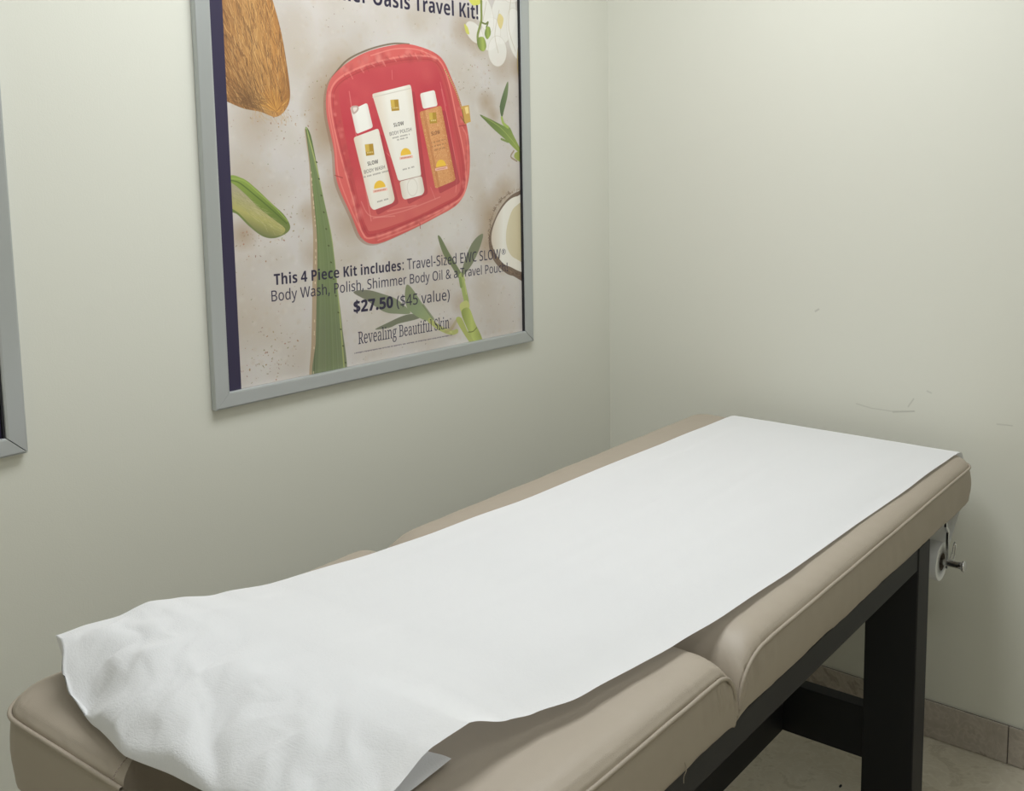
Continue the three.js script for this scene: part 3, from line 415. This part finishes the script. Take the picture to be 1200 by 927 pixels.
{
  const far = cushion({ x0: -0.228, x1: 0.911, yb: 0.688, yt: 0.80, gap: -1, gapR: 0.10, endR: 0.055, sag: 0.006, pow: 2.6 });
  const c1 = mesh('cushion', far.g, M.vinyl, TB); c1.userData.label = 'long taupe cushion'; mesh('piping', far.tube, M.vinyl, c1);
  const NOTCH = { x: -0.79, z: -0.005, r: 0.12 };
  const near = cushion({ x0: -0.874, x1: -0.232, yb: 0.682, yt: 0.80, gap: 1, gapR: 0.055, endR: 0.07, cut: NOTCH, sag: 0.014, pow: 2.4 });
  const c2 = mesh('cushion', near.g, M.vinyl, TB); c2.userData.label = 'short taupe cushion with a round face cut-out'; mesh('piping', near.tube, M.vinyl, c2);
  const st = []; for (let a = -2.45; a <= 2.45; a += 0.055) { const r = NOTCH.r + 0.004, q = new THREE.CapsuleGeometry(0.0007, 0.0038, 3, 6); q.rotateZ(Math.PI / 2); q.rotateY(-a + Math.PI / 2); q.translate(NOTCH.x + Math.cos(a) * r, 0.7993, NOTCH.z + Math.sin(a) * r); st.push(q); }
  mesh('stitching', mergeGeometries(st), M.thread, c2);
  mesh('deck_board', box(-0.80, 0.855, 0.655, 0.667, -0.38, 0.31, 0.002), M.black, TB);
  for (const [a, b] of [[0.312, 0.343], [-0.383, -0.352]]) mesh('side_rail', box(-0.556, 0.556, 0.634, 0.684, a, b, 0.0025), M.black, TB);
  for (const s of [-1, 1]) mesh('end_rail', box(Math.min(s * 0.575, s * 0.605), Math.max(s * 0.575, s * 0.605), 0.634, 0.676, -0.271, 0.231, 0.0025), M.black, TB);
  for (const sx of [-1, 1]) for (const [a, b] of [[0.23, 0.3455], [-0.3855, -0.27]]) mesh('leg', box(Math.min(sx * 0.555, sx * 0.624), Math.max(sx * 0.555, sx * 0.624), 0, 0.683, a, b, 0.003), M.black, TB);
  for (const s of [-1, 1]) mesh('crossbar', box(Math.min(s * 0.572, s * 0.608), Math.max(s * 0.572, s * 0.608), 0.168, 0.287, -0.271, 0.231, 0.0025), M.black, TB);
  mesh('stretcher', box(-0.573, 0.573, 0.168, 0.287, -0.06, 0.03, 0.0025), M.black, TB);
  { const q = new THREE.CatmullRomCurve3([[-0.372, 0.705, 0.353], [-0.371, 0.692, 0.3555], [-0.373, 0.682, 0.353], [-0.372, 0.672, 0.352]].map((p) => new THREE.Vector3(...p))); const m = mesh('loose_thread', new THREE.TubeGeometry(q, 20, 0.0006, 5), M.vinyl, TB); m.userData.label = 'loose taupe thread hanging from the seam'; }
  // holder for the paper roll under the end of the long cushion
  const RX = 0.765, RY = 0.578, hold = new THREE.Group(); hold.name = 'roll_holder'; hold.userData.label = 'chrome holder of the paper roll'; TB.add(hold);
  for (const z of [-0.312, 0.336]) { const s = new THREE.Shape([[-0.0045, -0.012], [0.0045, -0.012], [0.0045, 0.076], [-0.012, 0.093], [-0.012, 0.1], [-0.021, 0.1], [-0.021, 0.09], [-0.0045, 0.072]].map((p) => new THREE.Vector2(...p))); mesh('bracket', new THREE.ExtrudeGeometry(s, { depth: 0.005, bevelEnabled: false }).translate(RX, RY, z), M.chrome, hold); }
  mesh('rod', new THREE.CylinderGeometry(0.0075, 0.0075, 0.692, 16).rotateX(Math.PI / 2).translate(RX, RY, 0.02), M.chrome, hold);
  mesh('knob', new THREE.LatheGeometry([[0, 0], [0.0078, 0], [0.0078, 0.006], [0.0118, 0.008], [0.0125, 0.010], [0.0125, 0.013], [0.0105, 0.0145], [0, 0.015]].map((p) => new THREE.Vector2(...p)), 24).rotateX(Math.PI / 2).translate(RX, RY, 0.366), M.chrome, hold);
  const clip = new THREE.CatmullRomCurve3([[0.006, 0.006, 0.344], [0.012, 0.022, 0.347], [0.014, 0.042, 0.349], [0.011, 0.047, 0.352], [0.007, 0.042, 0.355], [0.006, 0.022, 0.354], [0.002, 0.006, 0.352]].map((p) => new THREE.Vector3(RX + p[0], RY + p[1], p[2])));
  mesh('spring_clip', new THREE.TubeGeometry(clip, 40, 0.0017, 8), M.chrome, hold);
}

// ------------------------------------------------------------------ exam paper: drawn from the roll over the table, its near end folded under
{
  const o = thing('exam_paper', 'white exam paper drawn from its roll along the taupe treatment table', 'paper', [-1.02, 0, 0.845], THREE.MathUtils.degToRad(1.8));
  const RX = 0.765, RY = 0.578, RR = 0.044, HWID = 0.3035;
  const cen = table([[-0.9, -0.076], [-0.82, -0.073], [-0.75, -0.065], [-0.66, -0.058], [-0.56, -0.045], [-0.47, -0.03], [-0.3, -0.013], [-0.17, -0.006], [0.05, 0.0], [0.3, 0.002], [0.6, 0.011], [0.95, 0.018]]);
  const liftL = table([[-0.86, 0.046], [-0.807, 0.05], [-0.77, 0.055], [-0.72, 0.05], [-0.68, 0.056], [-0.64, 0.048], [-0.58, 0.033], [-0.5, 0.022], [-0.43, 0.018], [-0.3, 0.013], [-0.1, 0.008], [0.1, 0.002], [0.4, 0.0005], [0.9, 0.0]]);
  const liftM = table([[-0.86, 0.036], [-0.8, 0.044], [-0.72, 0.048], [-0.62, 0.042], [-0.5, 0.026], [-0.3, 0.014], [-0.1, 0.008], [0.1, 0.003], [0.4, 0.001], [0.9, 0.0]]);
  const liftR = table([[-0.86, 0.018], [-0.8, 0.026], [-0.76, 0.04], [-0.71, 0.055], [-0.66, 0.061], [-0.6, 0.036], [-0.56, 0.027], [-0.49, 0.02], [-0.3, 0.012], [-0.1, 0.008], [0.1, 0.002], [0.4, 0.0], [0.9, 0.0]]);
  const endX = table([[-0.4, -0.8], [-0.36, -0.805], [-0.35, -0.808], [-0.3, -0.83], [-0.27, -0.837], [-0.185, -0.85], [-0.098, -0.861], [-0.02, -0.852], [0.1, -0.845], [0.25, -0.835]]);
  const endY = table([[-0.4, 0.856], [-0.355, 0.854], [-0.3, 0.834], [-0.27, 0.818], [-0.19, 0.808], [-0.1, 0.8065], [0.3, 0.8065]]);
  const hash = (i, j, k) => { const q = Math.sin(i * 127.1 + j * 311.7 + k * 74.7) * 43758.5453; return 2 * (q - Math.floor(q)) - 1; };
  const facets = (x, z, cell, k) => {                               // flat triangular facets meeting in creases, as in crumpled paper
    const wx = x + 0.45 * cell * n2(x / cell * 0.45 + k, z / cell * 0.45), wz = z + 0.45 * cell * n2(x / cell * 0.45 - 7, z / cell * 0.45 + k);
    const u = wx / cell + 0.5 * wz / cell, v = wz / cell * 0.866, i = Math.floor(u), j = Math.floor(v), a = u - i, b = v - j;
    const h10 = hash(i + 1, j, k), h01 = hash(i, j + 1, k);
    return a + b < 1 ? lerp(hash(i, j, k), h10, a) + b * (h01 - hash(i, j, k)) : hash(i + 1, j + 1, k) + (1 - a) * (h01 - hash(i + 1, j + 1, k)) + (1 - b) * (h10 - hash(i + 1, j + 1, k));
  };
  const topY = (x, z, v) => {
    const a = v < 0 ? lerp(liftM(x), liftL(x), Math.pow(-2 * v, 1.6)) : lerp(liftM(x), liftR(x), Math.pow(2 * v, 1.6));
    let y = 0.8032 + a;
    y += 0.0022 * Math.max(0, n2(x * 2.2, z * 5.5)) + 0.0012 * n2(x * 1.1 + 9, z * 16) * sstep(0.9, 0.6, x);
    y += 0.007 * clamp((v + 0.5) / 0.16, 0, 1) * sstep(0.5, 0.3, v) * sstep(0.88, 0.6, x);      // long crease beside the left edge
    return y;
  };
  const NV = 200, rows = [];
  // over the end of the table, up from the roll
  const lead = [[RX + RR * 0.94, RY + RR * 0.33], [RX + 0.062, 0.61], [RX + 0.105, 0.646], [0.904, 0.672], [0.9165, 0.7], [0.919, 0.735], [0.919, 0.766], [0.9165, 0.783], [0.903, 0.7965], [0.876, 0.8025], [0.85, 0.8035]];
  const lc = new THREE.CatmullRomCurve3(lead.map((p) => new THREE.Vector3(p[0], p[1], 0)));
  for (let i = 0; i < 40; i++) { const p = lc.getPoint(i / 40); rows.push((v) => [p.x + 0.0012 * n2(p.y * 20, v * 6), p.y + (i > 34 ? 0.0002 : 0), cen(0.95) + 0.006 * sstep(0.8, 0.6, p.y) + 2 * HWID * v]); }
  const NX = 440;
  for (let i = 0; i <= NX; i++) {
    const t = i / NX; rows.push((v) => {
      const z0 = cen(-0.8) + 2 * HWID * v, xe = endX(z0), x = lerp(0.85, xe, t < 0.6 ? t * 1.1 : 0.66 + (t - 0.6) * 0.85), z = cen(x) + 2 * HWID * v;
      let y = topY(x, z, v); const d = x - xe;                       // distance to the folded end
      const fall = 1 - Math.sqrt(Math.max(0, 1 - Math.pow(clamp(1 - d / 0.15, 0, 1), 1.9)));
      y = lerp(y, endY(z0), fall);
      const w = sstep(-0.62, -0.8, x) * (1 - 0.9 * Math.pow(fall, 6)) * (0.35 + 0.65 * sstep(0.22, 0.02, d)) * (0.6 + 0.4 * sstep(0.1, -0.2, z)) * (0.12 + 0.88 * sstep(-0.5, -0.42, v));
      y += w * (0.021 * facets(x, z, 0.074, 1) + 0.0085 * facets(x, z, 0.034, 5)) + 0.0012 * sstep(-0.1, -0.6, x) * facets(x, z, 0.11, 9);
      const zw = 0.004 * n2(x * 9, v * 2) * sstep(-0.4, -0.6, x);
      return [x, Math.max(y, lerp(0.8026, 0.8055, sstep(-0.5, -0.62, x))), z + zw];
    });
  }
  // folded-under tail lying on the short cushion
  for (let i = 1; i <= 60; i++) {
    const t = i / 60; rows.push((v) => {
      const z0 = cen(-0.8) + 2 * HWID * v, xe = endX(z0), x1 = -0.652 - 0.01 * v, x = lerp(xe, x1, t), s = sstep(0, 0.1, t);
      const y = lerp(endY(z0) - 0.0012, 0.8032 + 0.0006 * n2(x * 20, z0 * 20) + 0.006 * sstep(0.42, 0.5, v) * t, s);
      return [x - 0.0015 * Math.sin(Math.min(1, t * 12) * Math.PI), Math.min(y, 0.86), z0 - 0.016 * s * (0.4 + 0.6 * t)];
    });
  }
  const pos = [], uv = [], idx = [];
  rows.forEach((f, i) => { for (let j = 0; j <= NV; j++) { const v = j / NV - 0.5, p = f(v); pos.push(...p); uv.push(i / 340 * 1.7, v * 0.607); } });
  for (let i = 0; i + 1 < rows.length; i++) for (let j = 0; j < NV; j++) { const a = i * (NV + 1) + j, b = a + NV + 1; idx.push(a, a + 1, b, a + 1, b + 1, b); }
  const g = new THREE.BufferGeometry(); g.setAttribute('position', new THREE.Float32BufferAttribute(pos, 3)); g.setAttribute('uv', new THREE.Float32BufferAttribute(uv, 2)); g.setIndex(idx); g.computeVertexNormals();
  mesh('sheet', g, M.paper, o);
  const prof = [[0.02, 0], [RR - 0.002, 0], [RR - 0.0004, 0.0012], [RR - 0.0004, 0.606], [RR - 0.002, 0.607], [0.02, 0.607], [0.02, 0]].map((p) => new THREE.Vector2(...p));
  const roll = mesh('roll', new THREE.LatheGeometry(prof, 56).rotateX(Math.PI / 2).translate(RX, RY, 0.024 - 0.3035), M.rollSide, o);
  mesh('core', new THREE.LatheGeometry([[0.017, -0.0005], [0.0199, -0.0005], [0.0199, 0.6075], [0.017, 0.6075], [0.017, -0.0005]].map((p) => new THREE.Vector2(...p)), 40).rotateX(Math.PI / 2).translate(RX, RY, 0.024 - 0.3035), M.card, roll);
}

// ------------------------------------------------------------------ speck on the floor
{ const r = pixelRay(985, 922), t = -EYE.y / r.y, g = new THREE.IcosahedronGeometry(0.006, 1); g.scale(1, 0.35, 0.55); g.translate(0, 0.0021, 0); const p = g.attributes.position; for (let i = 0; i < p.count; i++) p.setXYZ(i, p.getX(i) * (1 + 0.3 * n2(p.getZ(i) * 400, p.getX(i) * 300)), p.getY(i), p.getZ(i)); g.computeVertexNormals();
  const m = mesh('debris_chip', g, M.gasket, scene); m.position.set(EYE.x + r.x * t, 0, EYE.z + r.z * t); m.userData = { label: 'tiny dark chip of debris on the floor tile beneath the table', category: 'debris' }; }

renderer.render(scene, camera);
